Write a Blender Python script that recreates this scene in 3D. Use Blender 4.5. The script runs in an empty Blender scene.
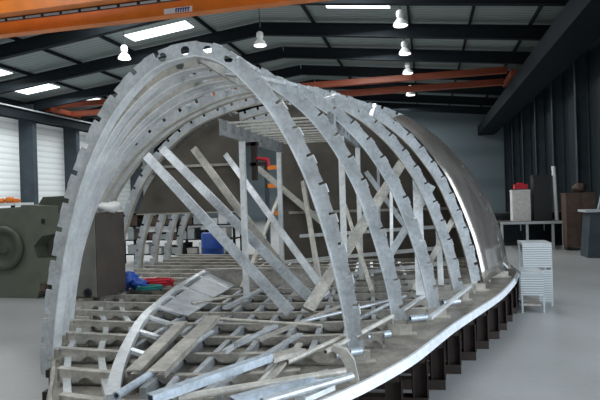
import bpy, math, random
from mathutils import Vector, Matrix
from mathutils.geometry import tessellate_polygon
random.seed(7)
scene = bpy.context.scene
COL = scene.collection
PI = math.pi

# ------------------------------------------------------------------ camera
F_PX, YAW, ROLL, EYE = 540.0, math.radians(13.24), 0.03, 1.75
cam_d = bpy.data.cameras.new('camera')
cam_d.sensor_width = 36.0
cam_d.lens = 36.0 * F_PX / 600.0
cam_d.clip_end = 300
cam = bpy.data.objects.new('camera', cam_d)
COL.objects.link(cam)
cam.matrix_world = (Matrix.Translation((0, 0, EYE)) @ Matrix.Rotation(YAW, 4, 'Z')
                    @ Matrix.Rotation(PI / 2, 4, 'X') @ Matrix.Rotation(-ROLL, 4, 'Z'))
scene.camera = cam
CS, SN = math.cos(YAW), math.sin(YAW)


def ray(px, py):
    u = (px - 300) - (py - 200) * ROLL
    v = (py - 200) + (px - 300) * ROLL
    x, d, z = u / F_PX, 1.0, -v / F_PX
    return Vector((CS * x - SN * d, SN * x + CS * d, z))


def at_y(px, py, Y):
    r = ray(px, py); t = Y / r.y
    return Vector((r.x * t, Y, EYE + r.z * t))


def at_z(px, py, Z):
    r = ray(px, py); t = (Z - EYE) / r.z
    return Vector((r.x * t, r.y * t, Z))


def at_x(px, py, X):
    r = ray(px, py); t = X / r.x
    return Vector((X, r.y * t, EYE + r.z * t))


# ------------------------------------------------------------------ materials
def new_mat(name, col, rough=0.5, metal=0.0, var=0.0, scale=8.0, bump=0.0, stretch=(1, 1, 1), emit=0.0, spec=0.5):
    m = bpy.data.materials.new(name); m.use_nodes = True
    nt = m.node_tree; b = nt.nodes['Principled BSDF']
    b.inputs['Base Color'].default_value = (*col, 1)
    b.inputs['Roughness'].default_value = rough
    b.inputs['Metallic'].default_value = metal
    b.inputs['Specular IOR Level'].default_value = spec
    if emit:
        b.inputs['Emission Color'].default_value = (*col, 1)
        b.inputs['Emission Strength'].default_value = emit
    if var or bump:
        tc = nt.nodes.new('ShaderNodeTexCoord'); mp = nt.nodes.new('ShaderNodeMapping')
        mp.inputs['Scale'].default_value = stretch
        nz = nt.nodes.new('ShaderNodeTexNoise'); nz.inputs['Scale'].default_value = scale
        nz.inputs['Detail'].default_value = 5
        nt.links.new(tc.outputs['Object'], mp.inputs[0]); nt.links.new(mp.outputs[0], nz.inputs['Vector'])
        if var:
            cr = nt.nodes.new('ShaderNodeValToRGB')
            cr.color_ramp.elements[0].position = 0.3; cr.color_ramp.elements[1].position = 0.7
            cr.color_ramp.elements[0].color = (*[c * (1 - var) for c in col], 1)
            cr.color_ramp.elements[1].color = (*[min(1, c * (1 + var)) for c in col], 1)
            nt.links.new(nz.outputs['Fac'], cr.inputs[0]); nt.links.new(cr.outputs[0], b.inputs['Base Color'])
        if bump:
            bp = nt.nodes.new('ShaderNodeBump'); bp.inputs['Strength'].default_value = bump
            bp.inputs['Distance'].default_value = 0.02
            nt.links.new(nz.outputs['Fac'], bp.inputs['Height']); nt.links.new(bp.outputs[0], b.inputs['Normal'])
    return m


def metal_mat(name, col, rough, metal, var):
    """bare metal: handled patches plus fine scuffs"""
    m = bpy.data.materials.new(name); m.use_nodes = True
    nt = m.node_tree; b = nt.nodes['Principled BSDF']; L = nt.links.new
    b.inputs['Metallic'].default_value = metal
    tc = nt.nodes.new('ShaderNodeTexCoord')
    n1 = nt.nodes.new('ShaderNodeTexNoise'); n1.inputs['Scale'].default_value = 4.5; n1.inputs['Detail'].default_value = 3
    n2 = nt.nodes.new('ShaderNodeTexNoise'); n2.inputs['Scale'].default_value = 26; n2.inputs['Detail'].default_value = 6; n2.inputs['Roughness'].default_value = .7
    L(tc.outputs['Object'], n1.inputs['Vector']); L(tc.outputs['Object'], n2.inputs['Vector'])
    ad = nt.nodes.new('ShaderNodeMath'); ad.operation = 'ADD'; L(n1.outputs['Fac'], ad.inputs[0]); L(n2.outputs['Fac'], ad.inputs[1])
    cr = nt.nodes.new('ShaderNodeMapRange'); cr.inputs['From Min'].default_value = .7; cr.inputs['From Max'].default_value = 1.3
    L(ad.outputs[0], cr.inputs['Value'])
    ra = nt.nodes.new('ShaderNodeValToRGB')
    ra.color_ramp.elements[0].color = (*[c * (1 - 1.5 * var) for c in col], 1)
    ra.color_ramp.elements[1].color = (*[min(1, c * (1 + var)) for c in col], 1)
    L(cr.outputs[0], ra.inputs[0]); L(ra.outputs[0], b.inputs['Base Color'])
    rr = nt.nodes.new('ShaderNodeMapRange'); rr.inputs['To Min'].default_value = rough - .1; rr.inputs['To Max'].default_value = rough + .15
    L(n2.outputs['Fac'], rr.inputs['Value']); L(rr.outputs[0], b.inputs['Roughness'])
    bp = nt.nodes.new('ShaderNodeBump'); bp.inputs['Strength'].default_value = .25; bp.inputs['Distance'].default_value = .02
    L(n1.outputs['Fac'], bp.inputs['Height']); L(bp.outputs[0], b.inputs['Normal'])
    return m


M = {}
M['alu'] = metal_mat('milled_aluminium', (0.59, 0.62, 0.645), 0.38, 0.55, 0.24)
M['alu_flange'] = metal_mat('bright_aluminium', (0.84, 0.87, 0.89), 0.30, 0.55, 0.16)  # paler than the webs: highlights along the flanges put into the colour
M['alu_warm'] = metal_mat('dusty_aluminium', (0.50, 0.47, 0.42), 0.46, 0.35, 0.30)
M['alu_deck'] = metal_mat('deck_plate_aluminium', (0.30, 0.275, 0.24), 0.5, 0.3, 0.35)
M['alu_blue'] = metal_mat('blue_tinted_tube', (0.56, 0.63, 0.70), 0.36, 0.45, 0.25)
M['alu_cream'] = metal_mat('cream_tube', (0.60, 0.57, 0.51), 0.42, 0.3, 0.22)
M['rim'] = new_mat('bright_rim', (0.70, 0.73, 0.76), 0.4, 0.2, 0.12, 12)
M['alu_dark'] = metal_mat('dark_anodised_beam', (0.30, 0.31, 0.31), 0.42, 0.5, 0.25)
M['skin'] = new_mat('dull_skin_plate', (0.36, 0.33, 0.30), 0.22, 0.75, 0.3, 3, bump=.5, stretch=(1, 1, 0.5))
M['bulkhead'] = new_mat('shaded_brown_plate', (0.115, 0.10, 0.08), 0.6, 0.2, 0.25, 3)  # brown of the shadowed aft interior put into the plate colour
M['jig'] = new_mat('dark_brown_steel', (0.035, 0.022, 0.018), 0.6, 0.2, 0.3, 6)
M['navy'] = new_mat('dark_blue_grey_steel', (0.009, 0.014, 0.018), 0.7, 0.0, 0.2, 3, spec=0.2)
M['column'] = new_mat('slate_column_paint', (0.045, 0.060, 0.072), 0.6, 0.0, 0.2, 2, spec=0.25)
M['orange'] = new_mat('orange_crane_paint', (0.74, 0.20, 0.022), 0.45, 0.0, 0.12, 2)
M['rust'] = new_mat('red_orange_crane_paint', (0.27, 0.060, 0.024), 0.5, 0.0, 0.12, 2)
M['black'] = new_mat('black_rubber', (0.012, 0.012, 0.014), 0.6, 0.0, 0.2, 8)
M['grey'] = new_mat('light_grey_paint', (0.42, 0.45, 0.46), 0.5, 0.0, 0.1, 6)
M['white'] = new_mat('white_paint', (0.80, 0.81, 0.80), 0.5, 0.0, 0.05, 6)
M['green'] = new_mat('olive_machine_paint', (0.135, 0.150, 0.115), 0.45, 0.05, 0.12, 4)
M['green_dark'] = new_mat('dark_olive_paint', (0.075, 0.085, 0.065), 0.5, 0.05, 0.15, 4)
M['cab'] = new_mat('dark_brown_cabinet_paint', (0.075, 0.060, 0.050), 0.5, 0.1, 0.2, 4)
M['cab_front'] = new_mat('grey_green_cabinet_paint', (0.17, 0.17, 0.145), 0.5, 0.1, 0.2, 4)
M['blue'] = new_mat('blue_plastic', (0.012, 0.07, 0.35), 0.45, 0.0, 0.15, 8)
M['red'] = new_mat('red_cloth', (0.50, 0.015, 0.03), 0.7, 0.0, 0.2, 8)
M['teal'] = new_mat('teal_plastic', (0.01, 0.20, 0.18), 0.5, 0.0, 0.15, 8)
M['cloth'] = new_mat('white_cloth', (0.62, 0.61, 0.58), 0.9, 0.0, 0.12, 12)
M['wood'] = new_mat('brown_board', (0.10, 0.065, 0.05), 0.7, 0.0, 0.25, 6)
M['rooflight'] = new_mat('overhead_light', (0.92, 0.97, 1.0), 0.5, emit=2.6)
M['lampglow'] = new_mat('lamp_glow', (1.0, 0.98, 0.92), 0.5, emit=2.2)
M['sign_blue'] = new_mat('blue_letters', (0.02, 0.05, 0.30), 0.5)


def wave_mat(name, c0, c1, scale, direction, rough=0.55, bump=0.4):
    m = bpy.data.materials.new(name); m.use_nodes = True
    nt = m.node_tree; b = nt.nodes['Principled BSDF']; b.inputs['Roughness'].default_value = rough; b.inputs['Specular IOR Level'].default_value = 0.2
    tc = nt.nodes.new('ShaderNodeTexCoord'); w = nt.nodes.new('ShaderNodeTexWave')
    w.bands_direction = direction; w.inputs['Scale'].default_value = scale; w.inputs['Distortion'].default_value = 0
    cr = nt.nodes.new('ShaderNodeValToRGB')
    cr.color_ramp.elements[0].color = (*c0, 1); cr.color_ramp.elements[1].color = (*c1, 1)
    cr.color_ramp.elements[1].position = 0.45
    bp = nt.nodes.new('ShaderNodeBump'); bp.inputs['Strength'].default_value = bump; bp.inputs['Distance'].default_value = 0.03
    nt.links.new(tc.outputs['Object'], w.inputs['Vector']); nt.links.new(w.outputs['Fac'], cr.inputs[0])
    nt.links.new(cr.outputs[0], b.inputs['Base Color']); nt.links.new(w.outputs['Fac'], bp.inputs['Height'])
    nt.links.new(bp.outputs[0], b.inputs['Normal'])
    return m


M['wall_white'] = wave_mat('white_cladding', (0.66, 0.69, 0.69), (0.80, 0.83, 0.83), 0.9, 'Z')
M['wall_dark'] = wave_mat('dark_cladding', (0.010, 0.015, 0.019), (0.017, 0.024, 0.029), 1.2, 'Y')
M['wall_far'] = wave_mat('blue_grey_cladding', (0.16, 0.205, 0.225), (0.20, 0.25, 0.27), 0.12, 'Z')
M['roof'] = wave_mat('roof_sheeting', (0.22, 0.26, 0.255), (0.30, 0.345, 0.335), 1.1, 'Y')


def floor_mat():
    m = bpy.data.materials.new('power_floated_concrete'); m.use_nodes = True
    nt = m.node_tree; b = nt.nodes['Principled BSDF']
    tc = nt.nodes.new('ShaderNodeTexCoord')
    n1 = nt.nodes.new('ShaderNodeTexNoise'); n1.inputs['Scale'].default_value = 0.55; n1.inputs['Detail'].default_value = 6
    n2 = nt.nodes.new('ShaderNodeTexNoise'); n2.inputs['Scale'].default_value = 14; n2.inputs['Detail'].default_value = 4
    mx = nt.nodes.new('ShaderNodeMath'); mx.operation = 'MULTIPLY_ADD'; mx.inputs[1].default_value = 0.25
    cr = nt.nodes.new('ShaderNodeValToRGB')
    cr.color_ramp.elements[0].position = 0.35; cr.color_ramp.elements[1].position = 0.9
    cr.color_ramp.elements[0].color = (0.27, 0.27, 0.265, 1); cr.color_ramp.elements[1].color = (0.40, 0.405, 0.405, 1)
    nt.links.new(tc.outputs['Object'], n1.inputs['Vector']); nt.links.new(tc.outputs['Object'], n2.inputs['Vector'])
    nt.links.new(n2.outputs['Fac'], mx.inputs[0]); nt.links.new(n1.outputs['Fac'], mx.inputs[2])
    nt.links.new(mx.outputs[0], cr.inputs[0]); nt.links.new(cr.outputs[0], b.inputs['Base Color'])
    b.inputs['Roughness'].default_value = 0.38
    return m


M['floor'] = floor_mat()
M['grating'] = wave_mat('ribbed_aluminium', (0.30, 0.32, 0.33), (0.52, 0.55, 0.56), 9.0, 'Z')


# ------------------------------------------------------------------ mesh builder
class MB:
    def __init__(s): s.v = []; s.f = []; s.sm = []

    def add(s, vs, fs, smooth=False):
        o = len(s.v); s.v += [tuple(v) for v in vs]
        s.f += [tuple(o + i for i in f) for f in fs]; s.sm += [smooth] * len(fs)

    def box(s, c, size, rot=None):
        hx, hy, hz = [k / 2 for k in size]
        R = rot if rot else Matrix.Identity(3)
        c = Vector(c)
        vs = [c + R @ Vector((x * hx, y * hy, z * hz)) for x in (-1, 1) for y in (-1, 1) for z in (-1, 1)]
        s.add(vs, [(0, 1, 3, 2), (4, 6, 7, 5), (0, 4, 5, 1), (2, 3, 7, 6), (0, 2, 6, 4), (1, 5, 7, 3)])
        return s

    def bounds(s, x0, x1, y0, y1, z0, z1):
        return s.box(((x0 + x1) / 2, (y0 + y1) / 2, (z0 + z1) / 2), (x1 - x0, y1 - y0, z1 - z0))

    def bar(s, a, b, w, h, up=(0, 0, 1)):
        a, b = Vector(a), Vector(b); d = (b - a); L = d.length; d.normalize()
        side = d.cross(Vector(up))
        if side.length < 1e-4: side = d.cross(Vector((1, 0, 0)))
        side.normalize(); u = side.cross(d).normalized()
        R = Matrix((d, side, u)).transposed()
        return s.box((a + b) / 2, (L, w, h), R)

    def hollow(s, a, b, w, h, t=0.006, up=(0, 0, 1)):
        """rectangular hollow section, open at both ends"""
        a, b = Vector(a), Vector(b); d = (b - a).normalized()
        side = d.cross(Vector(up)).normalized(); u = side.cross(d).normalized()
        vs = []
        for p in (a, b):
            for (ww, hh) in ((w / 2, h / 2), (w / 2 - t, h / 2 - t)):
                for (i, j) in ((-1, -1), (1, -1), (1, 1), (-1, 1)):
                    vs.append(p + side * i * ww + u * j * hh)
        fs = []
        for k in range(4):
            n = (k + 1) % 4
            fs += [(k, n, 8 + n, 8 + k), (4 + n, 4 + k, 12 + k, 12 + n), (n, k, 4 + k, 4 + n), (8 + k, 8 + n, 12 + n, 12 + k)]
        s.add(vs, fs); return s

    def tube(s, pts, r, n=12, cap=True):
        pts = [Vector(p) for p in pts]; rings = []
        prev = None
        for i, p in enumerate(pts):
            t = (pts[min(i + 1, len(pts) - 1)] - pts[max(i - 1, 0)]).normalized()
            a = Vector((0, 0, 1)) if abs(t.z) < 0.9 else Vector((1, 0, 0))
            if prev is not None: a = prev
            x = (a - t * a.dot(t)).normalized(); y = t.cross(x); prev = x
            rr = r[i] if isinstance(r, (list, tuple)) else r
            rings.append([p + (x * math.cos(2 * PI * k / n) + y * math.sin(2 * PI * k / n)) * rr for k in range(n)])
        vs = [q for g in rings for q in g]
        fs = [(i * n + k, i * n + (k + 1) % n, (i + 1) * n + (k + 1) % n, (i + 1) * n + k)
              for i in range(len(pts) - 1) for k in range(n)]
        s.add(vs, fs, True)
        if cap:
            s.add(rings[0], [tuple(range(n - 1, -1, -1))]); s.add(rings[-1], [tuple(range(n))])
        return s

    def pipe(s, a, b, r, t=0.006, n=14):
        """round hollow tube with open ends"""
        a, b = Vector(a), Vector(b)
        s.tube([a, b], r, n, False); s.tube([b, a], r - t, n, False)
        d = (b - a).normalized(); q = Vector((0, 0, 1)) if abs(d.z) < 0.9 else Vector((1, 0, 0))
        x = (q - d * q.dot(d)).normalized(); y = d.cross(x)
        for p in (a, b):
            vs = [p + (x * math.cos(2 * PI * k / n) + y * math.sin(2 * PI * k / n)) * rr for rr in (r, r - t) for k in range(n)]
            s.add(vs, [(k, (k + 1) % n, n + (k + 1) % n, n + k) for k in range(n)])
        return s

    def plate(s, loops, fn, y0, y1):
        """2-D polygon with holes, mapped by fn(a, b, depth) and given a thickness"""
        tris = tessellate_polygon([[Vector((a, b, 0)) for a, b in lp] for lp in loops])
        flat = [p for lp in loops for p in lp]; n = len(flat)
        vs = [fn(a, b, y0) for a, b in flat] + [fn(a, b, y1) for a, b in flat]
        fs = [tuple(t) for t in tris] + [tuple(n + i for i in reversed(t)) for t in tris]
        o = 0
        for lp in loops:
            k = len(lp)
            fs += [(o + i, o + (i + 1) % k, n + o + (i + 1) % k, n + o + i) for i in range(k)]
            o += k
        s.add(vs, fs); return s

    def lathe(s, c, prof, n=20, axis='Z'):
        vs, fs = [], []
        for (r, z) in prof:
            for k in range(n):
                a = 2 * PI * k / n
                p = (r * math.cos(a), r * math.sin(a), z)
                if axis == 'Y': p = (p[0], p[2], p[1])
                if axis == 'X': p = (p[2], p[0], p[1])
                vs.append(Vector(c) + Vector(p))
        m = len(prof)
        for i in range(m - 1):
            for k in range(n):
                fs.append((i * n + k, i * n + (k + 1) % n, (i + 1) * n + (k + 1) % n, (i + 1) * n + k))
        s.add(vs, fs, True)
        s.add(vs[:n], [tuple(range(n))]); s.add(vs[-n:], [tuple(range(n))])
        return s

    def build(s, name, mat, parent=None, origin=None):
        me = bpy.data.meshes.new(name)
        o = Vector(origin) if origin is not None else (Vector((0, 0, 0)))
        me.from_pydata([Vector(v) - o for v in s.v], [], s.f)
        for p, q in zip(me.polygons, s.sm): p.use_smooth = q
        import bmesh
        bm = bmesh.new(); bm.from_mesh(me)
        bmesh.ops.recalc_face_normals(bm, faces=bm.faces); bm.to_mesh(me); bm.free()
        me.materials.append(M[mat] if isinstance(mat, str) else mat)
        ob = bpy.data.objects.new(name, me); COL.objects.link(ob); ob.location = o
        if parent:
            ob.parent = parent; ob.location = o - world_loc(parent)
        return ob


def world_loc(o):
    v = Vector(o.location)
    while o.parent: o = o.parent; v += Vector(o.location)
    return v


def tag(o, label, cat, group=None, kind=None):
    o['label'] = label; o['category'] = cat
    if group: o['group'] = group
    if kind: o['kind'] = kind
    return o


def thing(name, loc, label, cat, group=None):
    o = bpy.data.objects.new(name, None); COL.objects.link(o); o.location = loc
    o.empty_display_size = 0.2
    return tag(o, label, cat, group)


def struct(o):
    o['kind'] = 'structure'; return o


def interp(tab, x):
    if x <= tab[0][0]: return tab[0][1]
    for (a, b), (c, d) in zip(tab, tab[1:]):
        if x <= c: return b + (d - b) * (x - a) / (c - a)
    return tab[-1][1]


def smooth_tab(tab, n=8):
    """Catmull-Rom resample of a table"""
    out = []
    P = [tab[0]] + list(tab) + [tab[-1]]
    for i in range(1, len(P) - 2):
        for k in range(n):
            t = k / n; q = []
            for j in (0, 1):
                p0, p1, p2, p3 = P[i - 1][j], P[i][j], P[i + 1][j], P[i + 2][j]
                q.append(0.5 * (2 * p1 + (p2 - p0) * t + (2 * p0 - 5 * p1 + 4 * p2 - p3) * t * t + (3 * p1 - p0 - 3 * p2 + p3) * t ** 3))
            out.append(tuple(q))
    out.append(tab[-1]); return out


# ------------------------------------------------------------------ the hall
XL, XR, Y0, Y1 = -23.0, 6.2, -10.0, 46.0
RX, RZ, PITCH = -7.0, 9.85, 0.115                    # ridge of the roof sheeting


def roof_z(x): return RZ - PITCH * abs(x - RX)


mb = MB(); mb.bounds(XL - .3, XR + .3, Y0, Y1, -0.2, 0); struct(mb.build('floor', 'floor'))
mb = MB()
for xa, xb in ((XL - .3, RX), (RX, XR + .3)):
    za, zb = roof_z(xa), roof_z(xb)
    mb.add([(xa, Y0, za), (xb, Y0, zb), (xb, Y1, zb), (xa, Y1, za), (xa, Y0, za + .1), (xb, Y0, zb + .1), (xb, Y1, zb + .1), (xa, Y1, za + .1)],
           [(0, 1, 2, 3), (4, 5, 6, 7), (0, 1, 5, 4), (1, 2, 6, 5), (2, 3, 7, 6), (3, 0, 4, 7)])
struct(mb.build('ceiling', 'roof'))
mb = MB(); mb.bounds(XL - .3, XL, Y0, Y1, 0, 6.9); struct(mb.build('wall_left', 'wall_white'))
mb = MB(); mb.bounds(XL - .3, XL, Y0, Y1, 6.9, roof_z(XL)); struct(mb.build('trim_1', 'navy'))
# right wall with an unseen opening added beside the hull to let side light in
mb = MB(); GY0, GY1, GZ = -3.0, 9.0, 5.6
mb.bounds(XR, XR + .3, Y0, GY0, 0, roof_z(XR)); mb.bounds(XR, XR + .3, GY1, Y1, 0, roof_z(XR)); mb.bounds(XR, XR + .3, GY0, GY1, GZ, roof_z(XR))
struct(mb.build('wall_right', 'wall_dark'))


def gable(name, y, mat):
    m_ = MB()
    m_.plate([[(XL - .3, 0), (XR + .3, 0), (XR + .3, roof_z(XR)), (RX, RZ), (XL - .3, roof_z(XL))]],
             lambda a, b, d: Vector((a, d, b)), y, y + .3)
    struct(m_.build(name, mat))


gable('wall_far', Y1, 'wall_far')
gable('wall_behind', Y0 - .3, 'wall_far')

ORD = ['first', 'second', 'third', 'fourth', 'fifth', 'sixth', 'seventh', 'eighth', 'ninth', 'tenth', 'eleventh', 'twelfth',
       'thirteenth', 'fourteenth', 'fifteenth', 'sixteenth', 'seventeenth', 'eighteenth']
FR_Y = [19, 23, 27, 31, 35, 39, 43]


def ibeam(m_, a, b, w, h, up=(0, 0, 1), tf=0.03, tw=0.02):
    a, b = Vector(a), Vector(b); d = (b - a).normalized(); side = d.cross(Vector(up)).normalized(); u = side.cross(d).normalized()
    m_.bar(a + u * (h / 2 - tf / 2), b + u * (h / 2 - tf / 2), w, tf, up)
    m_.bar(a - u * (h / 2 - tf / 2), b - u * (h / 2 - tf / 2), w, tf, up)
    m_.bar(a, b, tw, h - 2 * tf, up)


RAFT = 0.55
for i, y in enumerate(FR_Y):
    t = thing('portal_frame', (RX, y, 0), 'dark steel portal frame spanning the hall, %s one beyond the near orange crane' % ORD[i],
              'steel frame', 'dark steel portal frames of the hall')
    off = 0.04 + 0.14 + RAFT / 2
    m_ = MB(); ibeam(m_, (XL + .5, y, roof_z(XL + .5) - off), (RX, y, RZ - off), .24, RAFT); m_.build('rafter', 'navy', t)
    m_ = MB(); ibeam(m_, (RX, y, RZ - off), (XR - .25, y, roof_z(XR - .25) - off), .24, RAFT); m_.build('rafter', 'navy', t)
    m_ = MB(); m_.bounds(XL + .02, XL + .95, y - .17, y + .17, 0, roof_z(XL) - .25); m_.build('column', 'column', t)
    m_ = MB(); ibeam(m_, (XR - .25, y, 0), (XR - .25, y, roof_z(XR) - .25), .24, .46, up=(1, 0, 0)); m_.build('column', 'column', t)

# purlins run along the hall, hung under the sheeting
for i, x in enumerate([-19.0, -16.2, -13.4, -9.2, -4.6, -0.5, 1.9, 4.2]):
    m_ = MB(); z = roof_z(x) - .09
    m_.bar((x, 12, z), (x, Y1 - .1, z), .09, .14)
    side = 'left' if x < RX else 'right'
    k = [-9.2, -13.4, -16.2, -19.0].index(x) if x < RX else [-4.6, -0.5, 1.9, 4.2].index(x)
    tag(m_.build('purlin', 'navy'), 'dark roof purlin along the hall, %s one %s of the ridge' % (ORD[k], side), 'purlin', 'roof purlins')

# rooflights: translucent daylight panels set in the sheeting
wn = 1


def rooflight(x0, x1, ya, yb):
    global wn
    m_ = MB(); dz = -.02
    m_.add([(x0, ya, roof_z(x0) + dz), (x1, ya, roof_z(x1) + dz), (x1, yb, roof_z(x1) + dz), (x0, yb, roof_z(x0) + dz),
            (x0, ya, roof_z(x0) - .001), (x1, ya, roof_z(x1) - .001), (x1, yb, roof_z(x1) - .001), (x0, yb, roof_z(x0) - .001)],
           [(0, 1, 2, 3), (4, 5, 6, 7), (0, 1, 5, 4), (1, 2, 6, 5), (2, 3, 7, 6), (3, 0, 4, 7)])
    struct(m_.build('window_%d' % wn, 'rooflight')); wn += 1


for y in (21, 25, 29, 33):
    rooflight(-12.7, -9.8, y + .3, y + 1.2)
    rooflight(-3.7, -1.2, y - .5, y + .5)
for y in (21.5, 25, 29, 33, 37):
    rooflight(-21.7, -19.6, y - 1.1, y + 1.1)

# crane runway girders along both long walls
t = thing('crane_runway', (XL + 1.2, 28, 7.0), 'grey crane runway rail along the white left wall', 'rail')
m_ = MB(); ibeam(m_, (XL + 1.2, Y0, 7.0), (XL + 1.2, Y1, 7.0), .28, .5); m_.build('girder', 'navy', t)
m_ = MB(); m_.bar((XL + 1.36, Y0, 7.28), (XL + 1.36, Y1, 7.28), .10, .07); m_.build('rail', 'grey', t)
t = thing('crane_runway', (4.9, 28, 7.0), 'dark crane runway girder high along the dark right wall', 'rail')
m_ = MB(); m_.bounds(4.15, 5.4, 10, Y1, 6.55, 7.27); m_.build('girder', 'navy', t)
m_ = MB(); m_.bar((4.4, 10, 7.31), (4.4, Y1, 7.31), .08, .08); m_.build('rail', 'navy', t)
t = thing('pipe', (5.75, 28, 7.6), 'thin pale service pipe running along the dark right wall', 'pipe')
m_ = MB(); m_.tube([(5.62, 10, 7.55), (5.62, Y1, 7.55)], .055); m_.build('run', 'column', t)
m_ = MB()
for y in FR_Y: m_.bar((5.62, y, 7.55), (5.75, y, 7.75), .03, .03)
m_.build('bracket', 'navy', t)


# bridge cranes
def crane(ya, yb, za, zb, h, x0, x1, mat, label):
    t = thing('bridge_crane', ((x0 + x1) / 2, ya, zb), label, 'crane')
    g0, g1 = x0 + .12, x1 - .27
    for y, z in ((ya, za), (yb, zb)):
        m_ = MB(); m_.bounds(g0, g1, y - .13, y + .13, z + .03, z + h - .03)
        m_.bounds(g0, g1, y - .16, y + .16, z, z + .03); m_.bounds(g0, g1, y - .16, y + .16, z + h - .03, z + h)
        m_.build('girder', mat, t)
    for x in (x0, x1):
        m_ = MB(); m_.bounds(x - .2, x + .2, ya - .8, yb + .8, 7.42, 7.70)
        e = m_.build('end_carriage', mat, t)
        for yy in (ya - .55, yb + .55):
            m_ = MB(); m_.lathe((x - .09, yy, 7.46), [(.05, 0), (.10, .02), (.10, .16), (.05, .18)], 16, 'X'); m_.build('wheel', 'black', e)
    return t


CR1 = crane(13.45, 14.5, 7.42, 7.2, .42, XL + 1.4, 4.4, 'orange', 'bright orange bridge crane nearest, crossing the top of the hall')
# festoon cable track between the girders
m_ = MB(); m_.bounds(XL + 2.5, 3.8, 13.66, 13.72, 7.33, 7.44); m_.build('cable_track', 'black', CR1)
m_ = MB(); x = XL + 3
while x < 3.6:
    m_.bounds(x, x + .5, 13.62, 13.655, 7.335, 7.385); x += .62
m_.build('cable_clip', 'grey', CR1)
p, q = at_y(164, 13, 14.35), at_y(192, 8, 14.35); zc = at_y(178, 10.5, 14.35).z
m_ = MB(); m_.bounds(p.x, q.x, 14.345, 14.37, zc - .085, zc + .085); pl = m_.build('name_plate', 'white', CR1)
m_ = MB(); sx = p.x + (q.x - p.x) * .42; w_ = (q.x - p.x) * .075
for k in range(6):
    m_.bounds(sx, sx + w_ * .5, 14.335, 14.345, zc - .06, zc + .06)
    m_.bounds(sx, sx + w_ * .9, 14.335, 14.345, zc + .025, zc + .06); sx += w_ * 1.15
m_.build('lettering', 'sign_blue', pl)
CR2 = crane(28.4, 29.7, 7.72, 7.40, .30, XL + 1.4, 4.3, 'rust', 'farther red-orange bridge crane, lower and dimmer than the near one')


# high-bay lamps
def lamp(x, y, z, label):
    t = thing('high_bay_lamp', (x, y, z), label, 'lamp', 'high-bay lamps under the roof')
    m_ = MB(); m_.lathe((x, y, z), [(.27, 0), (.26, .05), (.2, .15), (.12, .24), (.07, .28)], 24); m_.build('reflector', 'white', t)
    m_ = MB(); m_.lathe((x, y, z - .012), [(.245, 0), (.245, .01)], 24); m_.build('lens', 'lampglow', t)
    m_ = MB(); m_.lathe((x, y, z + .28), [(.11, 0), (.14, .05), (.14, .22), (.08, .28)], 16); m_.build('ballast_housing', 'white', t)
    m_ = MB(); m_.tube([(x, y, z + .55), (x, y, roof_z(x) - .14)], .015, 8); m_.build('hanger', 'navy', t)


lamp(-12.3, 20.6, 7.95, 'white high-bay lamp at upper left, above the left shoulder of the hull')
lamp(-6.35, 20.8, 8.0, 'white high-bay lamp above the peak of the hull framing')
lamp(-0.75, 19.9, 7.95, 'nearest white high-bay lamp in the right-hand row, highest of the row')
lamp(-0.75, 23.9, 7.95, 'second white high-bay lamp of the right-hand row, just above the farther crane')
lamp(-0.75, 27.5, 7.9, 'third white high-bay lamp of the right-hand row, just below the farther crane')
lamp(-0.75, 31.8, 7.6, 'lowest and farthest white high-bay lamp of the right-hand row')

# ------------------------------------------------------------------ the boat hull
X0 = -1.82
THETA = math.radians(6)
C0 = Vector((-1.763, 4.026))                          # where the first frame's centre stands
HBR = smooth_tab([(2.55, 0.0), (2.62, .30), (2.85, .58), (3.15, .88), (3.47, 1.14), (3.83, 1.38), (4.35, 1.67), (5.24, 2.07), (5.94, 2.42), (6.93, 2.91), (7.84, 3.28), (8.59, 3.54), (9.53, 3.77), (12.2, 4.0)], 5)
HBL = smooth_tab([(2.55, 0.0), (2.62, .30), (3.23, .76), (3.72, 1.04), (4.15, 1.29), (5.0, 1.67), (5.7, 2.09), (6.63, 2.55), (7.3, 2.73), (8.45, 2.83), (9.4, 2.85), (12.2, 2.97)], 5)
KEEL = smooth_tab([(4.15, 3.05), (5.0, 3.10), (5.7, 3.15), (6.63, 3.26), (7.3, 3.36), (8.45, 3.46), (12.2, 3.5)], 4)
FOOTR = [(4.15, 1.28), (5.0, 1.66), (5.7, 2.06), (6.63, 2.45), (7.3, 2.78), (8.45, 3.35), (9.4, 3.62), (12.2, 3.85)]
FOOTL = [(4.15, 1.42), (5.0, 1.80), (5.7, 2.22), (6.63, 2.68), (7.3, 2.86), (8.45, 2.96), (9.4, 2.98), (12.2, 3.1)]
DZ = 0.5
PA = smooth_tab([(0, 1), (.176, .955), (.35, .885), (.47, .82), (.57, .755), (.70, .64), (.82, .495), (.93, .30), (.98, .15), (1.0, 0)], 8)
PB = smooth_tab([(0, 1), (.12, .985), (.245, .958), (.48, .867), (.62, .78), (.755, .665), (.88, .49), (.955, .29), (.99, .13), (1.0, 0)], 8)


def hb(y, sgn=1): return interp(HBR if sgn > 0 else HBL, y)


def foot(y, sgn): return interp(FOOTR if sgn > 0 else FOOTL, y)


def turn(p):
    """hull axes -> hall axes"""
    c, q = math.cos(THETA), math.sin(THETA); a, b = p[0] - X0, p[1] - 4.15
    return Vector((C0.x + a * c - b * q, C0.y + a * q + b * c, p[2]))


def unturn(p):
    c, q = math.cos(THETA), math.sin(THETA); a, b = p[0] - C0.x, p[1] - C0.y
    return Vector((X0 + a * c + b * q, 4.15 - a * q + b * c, p[2]))


FULL = [(4.15, .84), (4.58, .80), (5.0, .80), (5.36, .88), (5.7, .96), (6.63, 1.08), (7.3, 1.08), (8.45, .98)]


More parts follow.
